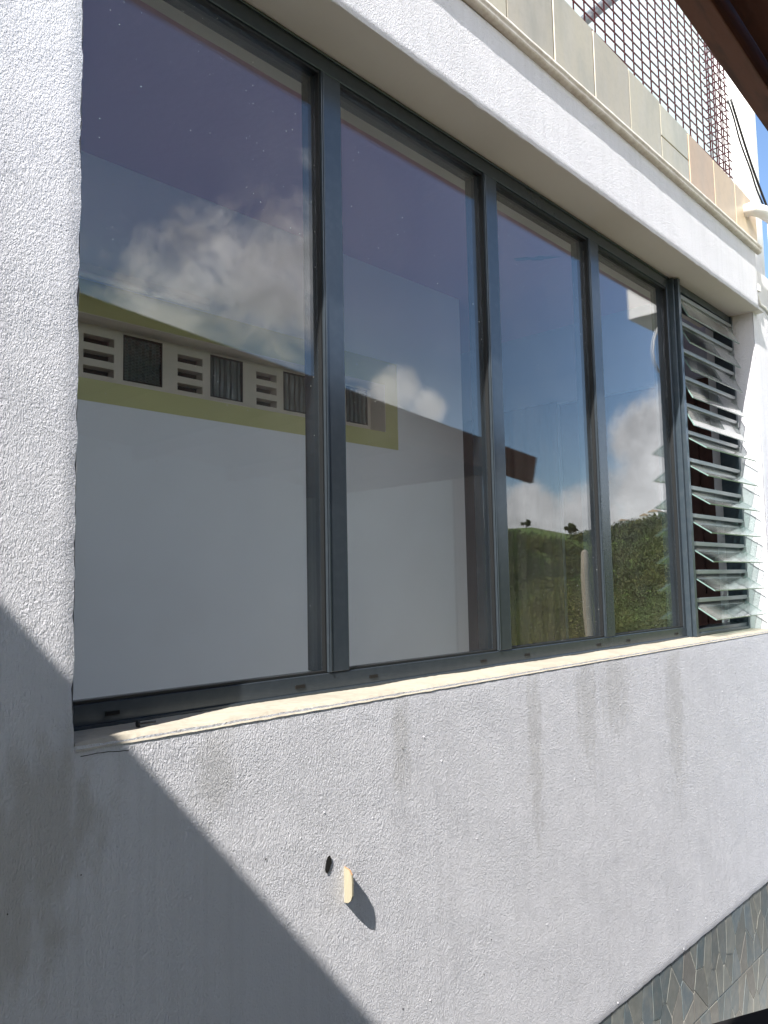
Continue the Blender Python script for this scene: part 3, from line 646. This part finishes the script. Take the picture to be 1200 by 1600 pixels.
M['palebark'] = mat('pale_palm_bark', (.36, .31, .25), .9, bump=[(5, .03, 3, 0, (1, 1, 5))], var=[(4, .5, (.22, .19, .15), (1, 1, 6))])
def clump(mb, c, r, n, s, mi=0):
    for _ in range(n):
        v = Vector((random.gauss(0, 1), random.gauss(0, 1), random.gauss(0, 1))).normalized()*r*random.uniform(.55, 1.05); v.z *= .8
        p = Vector(c)+v; a = Vector((random.gauss(0, 1), random.gauss(0, 1), random.gauss(0, 1))).normalized(); b = a.orthogonal().normalized(); w_ = s*random.uniform(.6, 1.3)
        mb.poly([p-a*w_, p+b*w_*.55, p+a*w_, p-b*w_*.55], mi)
random.seed(3)
fo = MB(); cnt = 0
while cnt < 1150:
    az = R(random.uniform(50, 72)); d = 60+207*random.random()**.7; x, y = d*math.sin(az), -d*math.cos(az); azd = math.degrees(az)
    if 204 < d and 55.2 < azd < 60.6: continue                     # the open meadow below the ridge
    rr = random.uniform(1.6, 4.2)*(0.6 if d > 205 else 1)*(.6 if d > 212 and 55 < azd < 61 else 1)*(.75 if d < 110 else 1)
    if d > 250: rr *= random.choice((.5, .6, .9))
    z = terr(x, y)+rr*.35; lf = d*.0010+.012; mi = random.choice((0, 0, 3, 3, 3, 1, 2, 4) if d > 130 else (1, 1, 2, 4, 0))
    clump(fo, (x, y, z), rr, int(min(430, 2.0*(rr/lf)**2)), lf, mi); cnt += 1
fo = fo.build('hillside_wood', [M['leafA'], M['leafB'], M['leafC'], M['leafD'], M['leafE']]); tag(fo, 'dense green wood covering the hillside mirrored in the right hand panes', 'wood', kind='stuff')
def tree(name, az, d, top, rad, mi, label, n=44, leaf=.042):
    x, y = d*math.sin(R(az)), -d*math.cos(R(az)); zb = terr(x, y); top = zb+rad*1.9 if top is None else top
    t = empty(name, (x, y, zb), label, 'tree', 'trees on the slope below the terrace')
    q = MB(); q.tube([(x, y, zb-.3), (x+.1, y, zb+(top-zb)*.4), (x, y+.1, zb+(top-zb)*.7)], [.16, .12, .07], 8)
    for k in range(6):
        a = k*1.05; h = zb+(top-zb)*.45; q.tube([(x, y, h), (x+rad*.6*math.cos(a), y+rad*.6*math.sin(a), h+(top-h)*.55)], [.06, .02], 5)
    q.build('trunk', M['bark'], t)
    q = MB(); h0 = zb+(top-zb)*(.45 if leaf < .3 else .12); hc = (top-h0)/2
    for _ in range(n):
        v = Vector((random.gauss(0, 1), random.gauss(0, 1), random.gauss(0, 1))).normalized()*random.uniform(.35, .95)
        rr = rad*random.uniform(.20, .36); clump(q, (x+v.x*rad, y+v.y*rad, h0+hc+v.z*hc*.85), rr, 330 if leaf < .3 else 40, leaf*random.uniform(.7, 1.2))
    q.build('crown', [M['leafA'], M['leafB'], M['leafC']][mi], t)
tree('broadleaf_tree', 61.5, 34, .0, 2.2, 1, 'yellow green bushy tree mirrored low in the third pane')
tree('broadleaf_tree', 59.2, 40, -1.6, 2.6, 1, 'olive bush mirrored at the bottom of the third pane')
tree('broadleaf_tree', 66.8, 38, -.7, 2.9, 2, 'green bushy tree mirrored right of the pale bare trunk')
tree('broadleaf_tree', 64.2, 46, -1.2, 2.7, 1, 'yellowish bush mirrored just left of the pale bare trunk')
tree('broadleaf_tree', 54.5, 44, .4, 3.0, 0, 'dark tree mirrored beside the brown timber wall')
tree('broadleaf_tree', 57.2, 52, -1.6, 3.2, 2, 'mid green tree mirrored by the second mullion')
tree('ridge_tree', 57.2, 262, None, 1.4, 0, 'leftmost lone tree on the ridge crest above the meadow', 10, .5)
tree('ridge_tree', 60.3, 262, None, 2.1, 0, 'rounder lone tree on the ridge crest right of the meadow', 12, .5)
tree('ridge_tree', 66.6, 262, None, 1.6, 0, 'small tree on the ridge crest in the fourth pane', 10, .5)
x, y = 27.2*math.sin(R(63.6))*1.1, -27.2*math.cos(R(63.6))*1.1
q = MB(); zb = terr(x, y); q.tube([(x+.35, y, zb), (x+.28, y, -3), (x+.02, y, -1.2), (x-.05, y, .1), (x-.02, y, 1.0), (x, y, 1.1)], [.24, .2, .18, .17, .14, .05], 10)
q = q.build('bare_trunk', M['palebark']); tag(q, 'pale bare tree trunk mirrored in the fourth pane', 'trunk')
for az, d, s_, lb in ((65.4, 252, 1.0, 'white house on the ridge nearest the small crest tree'), (63.9, 252, .8, 'tiny pale house on the ridge above the bare trunk'), (66.0, 236, 1.0, 'low white house just below the ridge')):
    x, y = d*math.sin(R(az)), -d*math.cos(R(az)); z_ = terr(x, y)+1.6
    h = empty('hill_house', (x, y, z_), lb, 'house', 'white houses on the ridge')
    q = MB(); q.box((x-2*s_, y-1.5*s_, z_-1), (x+2*s_, y+1.5*s_, z_+1.3*s_)); q.build('wall', M['white'], h)
    q = MB(); zr = z_+1.3*s_; q.hexa([(x-2.2*s_, y-1.7*s_, zr), (x+2.2*s_, y-1.7*s_, zr), (x+2.2*s_, y+1.7*s_, zr), (x-2.2*s_, y+1.7*s_, zr), (x-2.2*s_, y-.1, zr+.7*s_), (x+2.2*s_, y-.1, zr+.7*s_), (x+2.2*s_, y+.1, zr+.7*s_), (x-2.2*s_, y+.1, zr+.7*s_)]); q.build('roof', M['tile2'], h); continue
    q.poly([(x-2.2*s_, y-1.7*s_, zr), (x+2.2*s_, y-1.7*s_, zr), (x+2.2*s_, y, zr+.8), (x-2.2*s_, y, zr+.8)]); q.poly([(x-2.2*s_, y+1.7*s_, zr), (x+2.2*s_, y+1.7*s_, zr), (x+2.2*s_, y, zr+.8), (x-2.2*s_, y, zr+.8)][::-1]); q.build('roof', M['tile2'], h)
S.cycles.max_bounces = 10; S.cycles.diffuse_bounces = 5; S.cycles.transparent_max_bounces = 24; S.cycles.caustics_reflective = False
